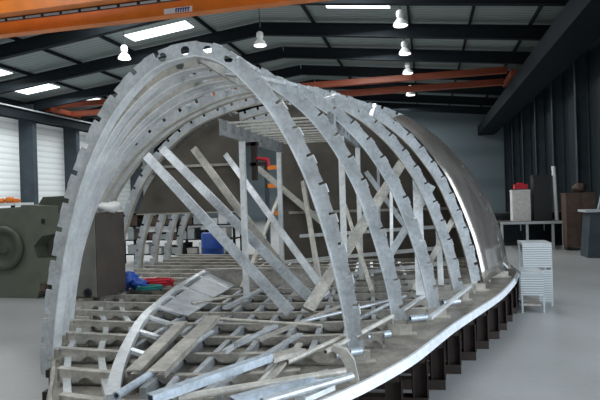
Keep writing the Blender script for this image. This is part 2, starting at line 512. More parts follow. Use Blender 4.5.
def half_outline(y, sgn=1):
    t = min(1, max(0, (y - 4.15) / 4.4)); k = interp(KEEL, y); w = foot(y, sgn)
    pts = []
    for a, b in zip(PA, PB):
        h = a[0] * (1 - t) + b[0] * t; n = a[1] * (1 - t) + b[1] * t
        pts.append(((n ** interp([(4.15, 1), (5.7, .97), (7.3, .92), (9, .90)], y) if sgn > 0 else n ** interp(FULL, y)) * w, DZ + h * (k - DZ)))
    if sgn < 0: pts = [(w, DZ - .14)] + pts       # on the left the frames lap down outside the deck edge
    return pts


def outline(y):
    return half_outline(y) + [(-a, b) for a, b in reversed(half_outline(y, -1)[:-1])]


def resample(pts, step):
    L = [0]
    for p, q in zip(pts, pts[1:]): L.append(L[-1] + math.dist(p, q))
    n = max(2, round(L[-1] / step)); out = []; j = 0
    for i in range(n + 1):
        s = L[-1] * i / n
        while j < len(L) - 2 and L[j + 1] < s: j += 1
        f = (s - L[j]) / max(1e-9, L[j + 1] - L[j])
        out.append((pts[j][0] + (pts[j + 1][0] - pts[j][0]) * f, pts[j][1] + (pts[j + 1][1] - pts[j][1]) * f))
    return out


def normals_in(pts):
    out = []
    for i in range(len(pts)):
        a, b = pts[max(0, i - 1)], pts[min(len(pts) - 1, i + 1)]
        tx, tz = b[0] - a[0], b[1] - a[1]; l = math.hypot(tx, tz)
        out.append((-tz / l, tx / l))            # right foot -> apex -> left foot: inward is to the left of travel
    return out


hull = thing('boat_hull', (X0, 6.5, 0.43), 'large bare aluminium boat hull framework built upside down, arched frames over its deck', 'boat hull')


def frame(y, left_only=False, web_w=.118, fl=.085, notch=.24, mat='alu'):
    O = outline(y)
    if left_only: O = O[len(half_outline(y)) - 1:]
    P = resample(O, 0.035); N = normals_in(P)
    step = math.dist(P[0], P[1]); per = max(4, round(notch / step))
    mid = max(range(len(P)), key=lambda i: P[i][1])
    outer, inner = [], []
    for i, (p, n) in enumerate(zip(P, N)):
        k = (i - mid) % per
        o = 0.0
        inner.append((p[0] + n[0] * web_w, p[1] + n[1] * web_w))
        saw = 0.008 * ((i - mid) % per) / per * (1 if i < mid else -1)
        if 0 < i < len(P) - 1 and k == per // 2 and abs(i - mid) > per:
            tx, tz = n[1], -n[0]
            hw = .021
            for (sgn, dep) in ((-1, saw), (-1, .045), (1, .045), (1, saw)):
                outer.append((p[0] + tx * sgn * hw + n[0] * dep, p[1] + tz * sgn * hw + n[1] * dep))
        else:
            outer.append((p[0] + n[0] * saw, p[1] + n[1] * saw))
    loops = [outer + inner[::-1]]
    for s in (-9, -3, 3, 9):
        i = mid + s
        if 2 < i < len(P) - 2:
            c = (P[i][0] + N[i][0] * .06, P[i][1] + N[i][1] * .06)
            loops.append([(c[0] + .038 * math.cos(2 * PI * k / 14), c[1] + .038 * math.sin(2 * PI * k / 14)) for k in range(14)])
    mb_ = MB(); mb_.plate(loops, lambda a, b, d: Vector((X0 + a, d, b)), y, y + .010)
    w = mb_.build('frame', 'alu_warm' if left_only else mat, hull, (X0, y, DZ))
    # flange on the inner edge
    m_ = MB(); vs = []
    for (p, n) in zip(inner, N):
        for (dy, dn) in ((-.025, 0), (fl, 0), (fl, .012), (-.025, .012)):
            vs.append((X0 + p[0] + n[0] * dn, y + dy, p[1] + n[1] * dn))
    fs = [(i * 4 + k, i * 4 + (k + 1) % 4, i * 4 + 4 + (k + 1) % 4, i * 4 + 4 + k) for i in range(len(P) - 1) for k in range(4)]
    e = len(P) * 4 - 4
    fs += [(0, 1, 2, 3), (e, e + 1, e + 2, e + 3)]
    m_.add(vs, fs)
    m_.build('flange', 'alu_flange' if y < 6 else 'alu_cream', w, (X0, y, DZ))  # far flanges cream: warm light on the upper arcs put into colour
    # cleats for the side planks, along the outer edge
    if not left_only and y < 7.5:
        i = mid - 6
        while i > 8:
            p, n = P[i], N[i]; q = P[i + 2]
            a_ = Vector((X0 + p[0] - n[0] * .004, y + .045, p[1] - n[1] * .004)); b_ = Vector((X0 + q[0] - n[0] * .004, y + .045, q[1] - n[1] * .004))
            m_ = MB(); m_.bar(a_, b_, .085, .008, (-n[0], 0, -n[1])); m_.bar(a_ + Vector((n[0] * .03, -.03, n[1] * .03)), b_ + Vector((n[0] * .03, -.03, n[1] * .03)), .008, .055, (-n[0], 0, -n[1]))
            m_.build('plank_cleat', 'alu_flange' if (i + int(y * 3)) % 2 else 'rim', w, (X0 + p[0], y, p[1]))
            i -= per
    # foot clips that hold the frame to the deck
    for sx in ((-1,) if left_only else (1, -1)):
        fx = X0 + sx * (foot(y, sx) - (.08 if sx > 0 else .27))
        m_ = MB(); m_.bounds(fx - .11, fx + .11, y - .055, y - .004, DZ, DZ + .085); m_.bounds(fx - .15, fx + .15, y - .09, y - .004, DZ, DZ + .014)
        m_.bounds(fx - .11, fx + .11, y + .014, y + .06, DZ, DZ + .07)
        c = m_.build('foot_clip', 'alu_warm', w, (fx, y, DZ))


FRAME_Y = [4.15, 5.0, 5.7, 6.63, 7.3, 8.45, 9.4, 10.2, 11.0, 11.8]
for y in FRAME_Y: frame(y)
for y in (4.60, 5.36): frame(y, True)             # half frames on the left side

# cut-off frame stub on the right edge, forward of the frames
p0 = (hb(3.66) - .06)
m_ = MB()
stub = [(p0 - .05, DZ), (p0 + .02, DZ), (p0 - .01, DZ + .15), (p0 - .06, DZ + .22), (p0 - .15, DZ + .25), (p0 - .17, DZ + .22), (p0 - .12, DZ + .19), (p0 - .08, DZ + .13)]
m_.plate([stub], lambda a, b, d: Vector((X0 + a, d, b)), 3.64, 3.70)
m_.build('frame_stub', 'alu_cream', hull, (X0 + p0, 3.67, DZ))

# keel bar along the top and stringers beside it
m_ = MB(); ys = [4.18 + i * .19 for i in range(41)]
for a, b in zip(ys, ys[1:]): m_.bar((X0, a, interp(KEEL, a) - .10), (X0, b, interp(KEEL, b) - .10), .02, .11)
m_.build('keel_bar', 'alu_warm', hull)


def on_hull(y, s, inset=0.0):
    """point at arclength s from the keel (right positive)"""
    P = resample(outline(y), .03); N = normals_in(P); mid = max(range(len(P)), key=lambda i: P[i][1])
    i = mid - int(round(s / math.dist(P[0], P[1]))); i = max(0, min(len(P) - 1, i))
    return Vector((X0 + P[i][0] + N[i][0] * inset, y, P[i][1] + N[i][1] * inset))


for s, ya, yb in ((.30, 4.2, 9.0), (.62, 4.2, 9.4), (-.42, 4.9, 9.0), (.95, 5.8, 10.0), (-.95, 5.8, 10.0), (1.5, 6.7, 11.0)):
    m_ = MB(); yy = [ya + (yb - ya) * i / 10 for i in range(11)]
    for a, b in zip(yy, yy[1:]): m_.bar(on_hull(a, s, .025), on_hull(b, s, .025), .045, .03)
    m_.build('stringer', 'alu_flange', hull)


# hull skin plates fastened to the aft right side (and the left, unseen from the bow)
def skin(ya, yb, s0, s1, sgn):
    m_ = MB(); ny, ns = 8, 16; vs = []
    for i in range(ny + 1):
        y = ya + (yb - ya) * i / ny
        H = half_outline(y, sgn); H = resample(H, .03)
        for j in range(ns + 1):
            f = s0 + (s1 - s0) * j / ns
            p = H[int(f * (len(H) - 1))]
            for o in (0.004, 0.012):
                vs.append((X0 + sgn * (p[0] + o), y, p[1] + o * .3))
    def idx(i, j, k): return (i * (ns + 1) + j) * 2 + k
    fs = []
    for i in range(ny):
        for j in range(ns):
            for k in (0, 1): fs.append((idx(i, j, k), idx(i + 1, j, k), idx(i + 1, j + 1, k), idx(i, j + 1, k)))
    for i in range(ny):
        for j in (0, ns): fs.append((idx(i, j, 0), idx(i + 1, j, 0), idx(i + 1, j, 1), idx(i, j, 1)))
    for j in range(ns):
        for i in (0, ny): fs.append((idx(i, j, 0), idx(i, j + 1, 0), idx(i, j + 1, 1), idx(i, j, 1)))
    m_.add(vs, fs, True)
    m_.build('skin_plate', 'skin', hull)


skin(7.36, 10.0, .02, .60, 1)
skin(10.02, 12.0, .02, .66, 1)
skin(8.7, 10.4, .42, .8, -1)

# partial bulkhead high in the aft part, with a gap in the middle
def bulk(x0, x1, zb, y, mat='bulkhead'):
    P = [p for p in outline(y)]; P = resample(P, .06)
    N = normals_in(P)
    I = [(p[0] + n[0] * .16, p[1] + n[1] * .16) for p, n in zip(P, N)]
    top = [q for q in I if x0 <= X0 + q[0] <= x1 and q[1] > zb]
    m_ = MB(); loop = top + [(min(q[0] for q in top), zb), (max(q[0] for q in top), zb)]
    m_.plate([loop], lambda a, b, d: Vector((X0 + a, d, b)), y + .03, y + .038)
    b = m_.build('bulkhead_panel', mat, hull, (X0, y, zb))
    m_ = MB(); xx0, xx1 = X0 + min(q[0] for q in top), X0 + max(q[0] for q in top)
    m_.bounds(xx0, xx1, y - .03, y + .05, zb - .02, zb)
    m_.bounds(xx0 + .1, xx1 - .1, y - .01, y + .03, zb + .75, zb + .79)
    m_.build('stiffener', 'alu_warm', b)


bulk(-6, -2.55, 1.60, 8.6)
bulk(-1.9, 1.4, .78, 8.6)

# deck plate: the hull stands on its deck
ys = [2.55 + (12.2 - 2.55) * (i / 60) ** 1.6 for i in range(61)]
edgeR = [(hb(y), y) for y in ys]; edgeL = [(hb(y, -1), y) for y in ys]
loop = [(X0 + a, b) for a, b in edgeR] + [(X0 - a, b) for a, b in reversed(edgeL[1:])]
m_ = MB(); m_.plate([loop], lambda a, b, d: Vector((a, b, d)), DZ - .03, DZ)
m_.build('deck_plate', 'alu_deck', hull, (X0, 7, DZ))
for sgn in (1, -1):
    m_ = MB(); vs = []
    E = [(X0 + sgn * a, b) for a, b in (edgeR if sgn > 0 else edgeL)]
    for i, (a, b) in enumerate(E):
        p, q = E[max(0, i - 1)], E[min(len(E) - 1, i + 1)]
        tx, ty = q[0] - p[0], q[1] - p[1]; l = math.hypot(tx, ty); nx, ny = sgn * ty / l, -sgn * tx / l
        for (o, z) in ((-.015, DZ + .008), (.008, DZ + .008), (.026, DZ - .06), (-.03, DZ - .06)):
            vs.append((a + nx * o, b + ny * o, z))
    fs = [(i * 4 + k, i * 4 + (k + 1) % 4, i * 4 + 4 + (k + 1) % 4, i * 4 + 4 + k) for i in range(len(E) - 1) for k in range(4)]
    m_.add(vs, fs)
    r_ = m_.build('deck_rim', 'rim' if sgn > 0 else 'alu_warm', hull)  # right rim near white: light on bare metal put into its colour

# deck stringers: edge-following pairs and straight ones in the middle
STR = []
for off in (.12, .40, .66):
    STR.append((-1, off))
for sgn, off in STR:
    m_ = MB(); yy = [2.8 + i * .35 for i in range(26)]
    pts = [(X0 + sgn * max(.05, hb(y, sgn) - off), y, DZ + .03) for y in yy if hb(y, sgn) - off > .3]
    for a, b in zip(pts, pts[1:]): m_.bar(a, b, .05, .06)
    m_.build('deck_stringer', 'alu_flange', hull)
CX = [X0 + d for d in (-.9, -.65, -.4, -.15, .1, .35, .6, .85, 1.1, 1.35, 1.6, 1.85)]
for x in CX:
    ya = next(y for y in ys if hb(y, 1 if x > X0 else -1) - .62 > abs(x - X0))
    m_ = MB(); m_.bar((x, ya, DZ + .035), (x, 11.8, DZ + .035), .045, .07)
    m_.build('deck_stringer', 'alu', hull)

# transverse deck beams: upright plates scalloped over the stringers
y = 2.98; DBY = []
while y < 11.6:
    DBY.append(y); y += .5
for y in DBY:
    wl, wr = hb(y, -1) - .05, hb(y) - .30
    m_ = MB(); n = max(8, int((wl + wr) / .03))
    top, bot = [], []
    ph = .25
    for i in range(n + 1):
        x = -wl + (wl + wr) * i / n
        u = ((x - .10) / ph) % 1.0; u = u if u < .5 else u - 1
        zc = .024 + .040 * max(0, math.cos(u * 2 * PI))
        r_ = x / (wr if x > 0 else wl)
        bot.append((x, DZ + .002 + zc))
        top.append((x, DZ + .085 + .04 * r_ * r_))
    m_.plate([bot + top[::-1]], lambda a, b, d: Vector((X0 + a, d, b)), y, y + .012)
    for p, q in zip(top[::3], top[3::3] + [top[-1]]):
        if q[0] - p[0] > .01: m_.bar((X0 + p[0], y + .026, p[1]), (X0 + q[0], y + .026, q[1]), .058, .008)
    m_.plate([[(p[0], DZ) for p in top] + top[::-1]], lambda a, b, d: Vector((X0 + a, d, b)), y + .046, y + .052)  # rear plate added to block light, so the scallop gaps look dark
    for x in (-wl + .01, wr - .01): m_.bounds(X0 + x - .01, X0 + x + .01, y, y + .012, DZ, DZ + .12)
    m_.build('deck_beam', 'alu_warm', hull, (X0, y, DZ))

# curved coaming bar on the left half of the deck, with plates behind
CO = [at_z(113, 394, .64), at_z(116, 374, .645), at_z(126, 346, .65), at_z(142, 318, .66), at_z(160, 301, .69), at_z(180, 285, .74), at_z(206, 270, .80)]
CO = [unturn(p) for p in CO]
tab = smooth_tab([(p.x, p.y) for p in CO], 5); tz = [interp([(p.y, p.z) for p in CO], q[1]) for q in tab]
m_ = MB(); vs = []
for i, (q, z) in enumerate(zip(tab, tz)):
    a, b = tab[max(0, i - 1)], tab[min(len(tab) - 1, i + 1)]
    tx, ty = b[0] - a[0], b[1] - a[1]; l = math.hypot(tx, ty); nx, ny = ty / l, -tx / l
    for (o, dz) in ((-.04, 0), (.04, 0), (.04, -.055), (-.04, -.055)): vs.append((q[0] + nx * o, q[1] + ny * o, z + dz))
fs = [(i * 4 + k, i * 4 + (k + 1) % 4, i * 4 + 4 + (k + 1) % 4, i * 4 + 4 + k) for i in range(len(tab) - 1) for k in range(4)]
e = len(vs) - 4; fs += [(0, 1, 2, 3), (e, e + 1, e + 2, e + 3)]
m_.add(vs, fs); co = m_.build('coaming_bar', 'alu_flange', hull)
# brackets sloping from the bar down to the deck
for i in range(10, len(tab), 3):
    q, z = tab[i], tz[i]
    m_ = MB(); m_.bar((q[0] + .03, q[1], z - .03), (q[0] + .03 + (z - DZ) * 1.5, q[1] - .12, DZ + .10), .05, .03)
    m_.build('coaming_bracket', 'alu_flange', hull)
# coaming plates at the after end
a, b = Vector((tab[18][0] + .05, tab[18][1], tz[18] - .03)), Vector((tab[-1][0] + .05, tab[-1][1], tz[-1] - .03))
for k in range(2):
    p, q = a.lerp(b, k * .5 + .02), a.lerp(b, k * .5 + .48)
    m_ = MB()
    p2, q2 = p + Vector((.36, -.12, -(p.z - DZ) + .11)), q + Vector((.40, -.12, -(q.z - DZ) + .11))
    n = (q - p).cross(p2 - p).normalized() * .01
    m_.add([p, q, q2, p2, p + n, q + n, q2 + n, p2 + n], [(0, 1, 2, 3), (4, 5, 6, 7), (0, 1, 5, 4), (1, 2, 6, 5), (2, 3, 7, 6), (3, 0, 4, 7)])
    m_.build('coaming_plate', 'alu', hull)
m_ = MB(); q = Vector((tab[-1][0], tab[-1][1], 0)); w_ = 1.9
m_.bounds(q.x, q.x + w_, q.y - .01, q.y + .01, DZ + .02, tz[-1]); m_.bounds(q.x, q.x + w_, q.y - .05, q.y + .05, tz[-1], tz[-1] + .02)
m_.build('coaming_end', 'alu_warm', hull)

# ------------------------------------------------------------------ jig stands under the hull
jy = [3.1, 3.6, 4.08, 4.55, 5.0, 5.45, 5.9, 6.34, 6.78, 7.22, 7.7, 8.2, 8.7, 9.3]
for i, y in enumerate(jy):
    wl, wr = hb(y, -1) - .05, hb(y) - .05
    lab = 'dark brown steel jig stand under the deck rim, %s counting from the bow' % ORD[i]
    t = thing('jig_stand', (X0, y, 0), lab, 'stand', 'brown jig stands under the deck')
    zt = DZ - .062
    for x in ((-wl, 0, wr) if wr > .8 else (-wl, wr)):
        m_ = MB(); ibeam(m_, (X0 + x, y, .09), (X0 + x, y, zt - .06), .12, .13, up=(1, 0, 0), tf=.014, tw=.012)
        m_.bounds(X0 + x - .09, X0 + x + .04, y - .06, y + .06, zt - .06, zt)
        m_.build('post', 'jig', t)
    m_ = MB(); m_.bounds(X0 - wl - .06, X0 + wr + .06, y - .055, y + .055, .0, .09); m_.build('base_channel', 'jig', t)
    m_ = MB(); m_.bounds(X0 - wl + .1, X0 + wr - .1, y - .03, y + .03, zt - .08, zt - .005); m_.build('cross_rail', 'jig', t)
    t.location = turn(t.location); t.rotation_euler.z = THETA
hull.location = turn(hull.location); hull.rotation_euler.z = THETA

# ------------------------------------------------------------------ slotted rack on stanchions inside the hull
ZR = 2.62
rack = thing('slotted_rack', (-1.5, 6.5, DZ + .12), 'aluminium ladder rack of cross bars standing on four posts inside the hull', 'rack')
for x in (-2.07, -.92):
    m_ = MB()
    bot = []; top = []
    y = 5.30; k = 0
    loop = [(5.30, ZR - .17), (7.75, ZR - .17), (7.75, ZR)]
    for k in range(9, -1, -1):
        yc = 5.36 + k * .255
        loop += [(yc + .055, ZR), (yc + .055, ZR - .115), (yc - .055, ZR - .115), (yc - .055, ZR)]
    loop += [(5.30, ZR)]
    m_.plate([loop], lambda a, b, d: Vector((d, a, b)), x - .02, x + .02)
    m_.build('slotted_beam', 'alu_dark', rack, (x, 6.5, ZR))
for k in range(10):
    yc = 5.36 + k * .255
    m_ = MB(); m_.bar((-2.05, yc + .125, ZR - .02), (-.94, yc + .125, ZR - .02), .04, .02)
    m_.build('cross_bar', 'alu_cream', rack, (-1.5, yc, ZR))
for x, y in ((-2.07, 5.95), (-.92, 6.0), (-2.07, 7.55), (-.92, 7.5)):
    m_ = MB(); m_.hollow((x, y, DZ + .125), (x, y, ZR - .17), .062, .055, up=(0, 1, 0))
    po = m_.build('post', 'alu_flange', rack, (x, y, DZ))
    m_ = MB(); m_.bounds(x - .07, x + .07, y - .07, y + .07, DZ + .124, DZ + .134); m_.build('base_plate', 'alu_warm', po)
kx = -1.985
m_ = MB(); m_.bounds(kx - .03, kx + .03, 6.10, 6.17, 2.0, 2.455); m_.bounds(kx - .05, kx + .14, 6.10, 6.17, 2.17, 2.21); m_.bounds(kx - .11, kx + .05, 6.10, 6.17, 2.41, 2.455)
cl = tag(m_.build('bar_clamp', 'jig'), 'dark bar clamp with red handle hanging under the ladder rack', 'clamp')
m_ = MB(); m_.tube([(kx + .03, 6.13, 2.26), (kx + .17, 6.13, 2.24), (kx + .17, 6.13, 2.16)], .022, 10); m_.build('handle', 'red', cl)

# ------------------------------------------------------------------ diagonal braces and props inside the hull
def prop(name, a, b, w, h, label, mat='alu', hollow=False, group='loose braces propped inside the hull', up=(0, -1, .2)):
    m_ = MB()
    if hollow: m_.hollow(a, b, w, h, .006, up)
    else: m_.bar(a, b, w, h, up)
    mid = (Vector(a) + Vector(b)) / 2
    o = m_.build(name, mat, None, mid)
    return tag(o, label, 'brace', group)


zt = DZ + .14
prop('diagonal_brace', at_y(147, 156, 6.02), at_z(290, 312, zt), .105, .05, 'lower of the two wide parallel flat braces sloping from the left frames to the deck', 'alu')
prop('diagonal_brace', at_y(163, 149, 6.9), at_z(312, 300, zt), .11, .05, 'upper of the two wide parallel flat braces sloping from the left frames to the deck', 'alu')
prop('diagonal_brace', at_y(194, 149, 7.45), at_z(302, 294, zt), .10, .05, 'dull grey brace crossing behind the left rack posts, steeper than the parallel pair', 'alu_warm')
prop('diagonal_brace', at_y(226, 155, 8.3), at_z(328, 296, zt), .085, .05, 'narrow grey brace sloping down between the left and right rack posts', 'alu')
prop('diagonal_brace', at_y(252, 163, 8.45), at_y(343, 240, 8.3), .09, .05, 'cream brace high in the aft end, sloping from the bulkhead gap to the right', 'alu_cream')
prop('diagonal_brace', at_y(404, 160, 7.45), at_z(308, 310, zt), .12, .05, 'grey brace leaning the other way, from the right frames down to the deck', 'alu_warm')
prop('diagonal_brace', at_y(432, 186, 7.0), at_y(383, 266, 6.5), .085, .05, 'short light brace behind the third and fourth right frames, leaning right', 'alu')
prop('prop_post', at_y(417, 178, 7.0), at_z(421, 296, zt), .11, .05, 'wide upright light prop beside the fourth right frame', 'alu', up=(0, -1, 0))
prop('prop_post', at_y(391, 172, 8.0), at_z(392, 279, zt), .045, .045, 'thin bright upright prop between second and third right frames', 'alu_flange', up=(0, -1, 0))
prop('prop_post', at_y(303, 182, 8.2), at_z(321, 292, zt), .06, .05, 'thin cream post leaning slightly, between the rack posts and first right frame', 'alu_cream', up=(0, -1, 0))
prop('prop_post', at_y(378, 160, 8.3), at_y(380, 262, 8.0), .04, .04, 'thin grey upright prop behind the second right frame', 'alu', up=(0, -1, 0))
prop('prop_post', at_y(437, 205, 7.6), at_z(441, 286, zt), .07, .04, 'upright light prop between the third and fourth right frames', 'alu_flange', up=(0, -1, 0))
prop('diagonal_brace', at_y(366, 172, 8.0), at_y(431, 262, 7.7), .07, .04, 'thin brace crossing behind the second and third right frames, falling to the right', 'alu')
prop('diagonal_brace', at_y(458, 210, 7.6), at_z(414, 291, zt), .07, .04, 'thin brace behind the fourth right frame, rising to the right', 'alu_warm')
prop('diagonal_brace', at_y(282, 190, 8.35), at_z(242, 288, zt), .05, .04, 'thin brace rising to the right behind the left rack posts', 'alu_warm')
prop('diagonal_brace', at_y(345, 205, 8.0), at_z(372, 291, zt), .05, .04, 'thin brace just right of the front right rack post', 'alu_cream')
for k, (pa, pb, Y, lab) in enumerate([((300, 236), (480, 224), 8.3, 'long thin bar lying level across the aft end, uppermost of three'),
                                      ((285, 262), (440, 248), 8.0, 'long thin bar lying level across the aft end, middle of three'),
                                      ((330, 276), (455, 262), 7.9, 'long thin bar lying level across the aft end, lowest of three')]):
    prop('cross_brace', at_y(*pa, Y), at_y(*pb, Y), .06, .05, lab, 'alu_flange', group='level bars across the aft end', up=(0, 0, 1))

# ------------------------------------------------------------------ loose stock lying on the deck beams
def stock(name, a, b, kind, w, h, label, mat, group='loose lengths of stock lying on the deck', cat='tube'):
    m_ = MB(); a, b = Vector(a), Vector(b)
    if kind == 'round': m_.pipe(a, b, w / 2, .008)
    elif kind == 'box': m_.hollow(a, b, w, h)
    elif kind == 'channel':
        d = (b - a).normalized(); side = d.cross(Vector((0, 0, 1))).normalized()
        m_.bar(a + Vector((0, 0, h / 2)), b + Vector((0, 0, h / 2)), w, .01)
        for s in (-1, 1): m_.bar(a + side * s * (w / 2 - .005), b + side * s * (w / 2 - .005), .01, h)
    else: m_.bar(a, b, w, h)
    o = m_.build(name, mat, None, (a + b) / 2)
    return tag(o, label, cat, group)


zb = DZ + .125
stock('square_tube', at_z(150, 399, zb + .10), at_z(270, 357, zb + .10), 'box', .058, .05, 'thick pale blue square tube lying across the pile at the front of the deck', 'alu_blue')
stock('round_tube', at_z(178, 398, zb + .05), at_z(345, 371, zb + .05), 'round', .045, .045, 'long cream tube under the thick pale blue tube, pointing at the frame stub', 'alu_cream')
stock('square_tube', at_z(232, 402, zb + .03), at_z(330, 374, zb + .03), 'box', .06, .05, 'blue-grey square tube at the bottom of the picture beneath the cream tube', 'alu_blue')
stock('round_tube', at_z(262, 402, zb + .07), at_z(352, 376, zb + .06), 'round', .045, .045, 'grey tube lying along the deck rim in front of the frame stub', 'alu')
stock('round_tube', at_z(116, 396, zb + .03), at_z(182, 354, zb + .03), 'round', .05, .05, 'blue-grey round tube lying against the foot of the curved coaming bar', 'alu_blue')
stock('round_tube', at_z(158, 401, zb + .03), at_z(176, 379, zb + .03), 'round', .045, .045, 'short dark-ended tube at the bottom edge, left of the thick blue tube', 'alu')
stock('channel_bar', at_z(133, 374, zb + .02), at_z(182, 324, zb + .02), 'channel', .10, .04, 'left one of two wide channel bars lying beside the coaming bar', 'alu_warm', cat='bar')
stock('channel_bar', at_z(156, 375, zb + .03), at_z(214, 318, zb + .03), 'channel', .12, .04, 'right one of two wide channel bars lying beside the coaming bar', 'alu_warm', cat='bar')
stock('flat_bar', at_z(268, 360, zb + .08), at_z(300, 350, zb + .05), 'flat', .10, .03, 'short wide flat bar at the far end of the thick blue tube', 'alu_warm', cat='bar')
stock('flat_bar', at_z(205, 392, zb + .01), at_z(300, 334, zb + .01), 'flat', .05, .02, 'narrow flat bar slanting across the beams under the thick blue tube', 'alu', cat='bar')
stock('flat_bar', at_z(264, 385, zb + .02), at_z(300, 344, zb + .03), 'flat', .045, .02, 'narrow grey flat bar crossing the cream tube near its middle', 'alu_warm', cat='bar')
stock('round_tube', at_z(325, 352, zb + .03), at_z(396, 314, zb + .03), 'round', .04, .04, 'cream tube running between the first and second right frame feet', 'alu_cream')
stock('round_tube', at_z(287, 362, zb + .03), at_z(352, 333, zb + .03), 'round', .04, .04, 'cream tube lying beside the foot of the first right frame', 'alu_cream')
stock('round_tube', at_z(300, 322, zb + .02), at_z(392, 300, zb + .02), 'round', .035, .035, 'grey tube lying under the slanting brace foot in mid deck', 'alu')
stock('flat_bar', at_z(300, 399, zb + .02), at_z(330, 386, zb + .02), 'flat', .08, .03, 'short bright flat offcut just inside the deck rim', 'alu_flange', cat='bar')
stock('flat_bar', at_z(430, 318, zb + .05), at_z(470, 286, zb + .05), 'flat', .035, .03, 'short bar leaning past the third right frame foot', 'alu_flange', cat='bar')
stock('flat_bar', at_y(492, 252, 8.4), at_z(507, 268, zb - .02), 'flat', .035, .025, 'thin bright rod leaning at the aft right deck edge', 'rim', cat='bar')
stock('round_tube', at_z(190, 346, zb + .02), at_z(212, 332, zb + .02), 'round', .04, .04, 'short grey tube lying behind the right channel bar end', 'alu')
stock('flat_bar', at_z(224, 352, zb + .01), at_z(250, 336, zb + .01), 'flat', .04, .03, 'short flat bar on the beams midway between the channel bars and the frame stub', 'alu_flange', cat='bar')
stock('flat_bar', at_z(236, 345, zb + .03), at_z(276, 326, zb + .03), 'flat', .04, .03, 'second short flat bar, behind and right of the midway one', 'alu', cat='bar')
stock('round_tube', at_z(245, 399, zb + .02), at_z(288, 352, zb + .02), 'round', .035, .035, 'thin tube under the cream tube, running up to the wide flat bar', 'alu_cream')
stock('round_tube', at_z(205, 318, zb + .02), at_z(322, 326, zb + .02), 'round', .035, .035, 'long thin tube lying crosswise in mid deck behind the channel bars', 'alu_cream')
stock('flat_bar', at_z(258, 340, zb + .02), at_z(340, 306, zb + .02), 'flat', .05, .02, 'pale flat bar slanting away towards the foot of the dull brace', 'alu_warm', cat='bar')
stock('round_tube', at_z(352, 322, zb + .02), at_z(405, 296, zb + .02), 'round', .035, .035, 'thin grey tube just inside the second right frame foot', 'alu')
stock('flat_bar', at_z(390, 318, zb + .02), at_z(436, 288, zb + .02), 'flat', .045, .02, 'pale flat bar between the second and third right frame feet', 'alu_flange', cat='bar')
stock('round_tube', at_z(192, 303, zb + .02), at_z(262, 291, zb + .02), 'round', .035, .035, 'thin tube in front of the coaming plates', 'alu_warm')
stock('flat_bar', at_z(225, 308, zb + .04), at_z(268, 286, zb + .04), 'flat', .06, .03, 'dull flat bar crossing in front of the first left rack post', 'alu', cat='bar')
for k, (px, py) in enumerate([(380, 340), (350, 358), (421, 322), (452, 306)]):
    p = at_z(px, py, DZ + .05)
    stock('tube_stub', p + Vector((-.10, -.07, .045)), p + Vector((.08, .05, .045)), 'round', .06, .06,
          'short blue-grey tube stub inside the deck rim, %s from the bow' % ('second', 'first', 'third', 'fourth')[k], 'alu_blue', 'tube stubs along the deck rim')


# small soft things on the left of the deck
def blob(name, c, r, mat, label, cat, seed, squash=(1, 1, .6), group=None):
    rnd = random.Random(seed); m_ = MB(); n, k = 14, 8; vs, fs = [], []
    for i in range(k + 1):
        th = PI * i / k
        for j in range(n):
            ph = 2 * PI * j / n
            rr = r * (1 + rnd.uniform(-.28, .28)) if 0 < i < k else r * .8
            vs.append(Vector(c) + Vector((rr * math.sin(th) * math.cos(ph) * squash[0], rr * math.sin(th) * math.sin(ph) * squash[1], rr * math.cos(th) * squash[2])))
    for i in range(k):
        for j in range(n): fs.append((i * n + j, i * n + (j + 1) % n, (i + 1) * n + (j + 1) % n, (i + 1) * n + j))
    m_.add(vs, fs, True); o = m_.build(name, mat, None, c)
    return tag(o, label, cat, group)


def coil(name, c, r, tr, turns, mat, label, cat, seed):
    rnd = random.Random(seed); pts = []
    for i in range(turns * 16 + 1):
        a = 2 * PI * i / 16; rr = r * (1 + rnd.uniform(-.08, .08))
        pts.append(Vector(c) + Vector((rr * math.cos(a), rr * .8 * math.sin(a), tr * (1 + 1.6 * i / 16) + rnd.uniform(0, .01))))
    m_ = MB(); m_.tube(pts, tr, 8); o = m_.build(name, mat, None, c); return tag(o, label, cat)


c = at_z(127, 289, zb)
blob('crumpled_cloth', c + Vector((0, 0, .12)), .16, 'blue', 'crumpled blue cloth lying on the left of the deck', 'cloth', 3, (1, .8, .75))
c = at_z(140, 290, zb); blob('crumpled_cloth', c + Vector((0, 0, .07)), .10, 'blue', 'small blue cloth beside the crumpled blue cloth', 'cloth', 5, (1.2, .9, .7))
c = at_z(158, 287, zb); coil('air_hose', c, .20, .018, 3, 'red', 'coiled red hose on the left of the deck beside the coaming', 'hose', 2)
c = at_z(150, 291, zb); coil('air_hose', c, .16, .016, 2, 'teal', 'teal hose loop lying in front of the coiled red hose', 'hose', 4)

# ------------------------------------------------------------------ background, left side
# olive plate-working machine
mx, my = -7.6, 9.0
mach = thing('plate_machine', (mx, my, 0), 'olive green heavy machine with round wheel at left of the hull', 'machine')


def mp(px, py): p = at_y(px, py, my); return (p.x, p.z)


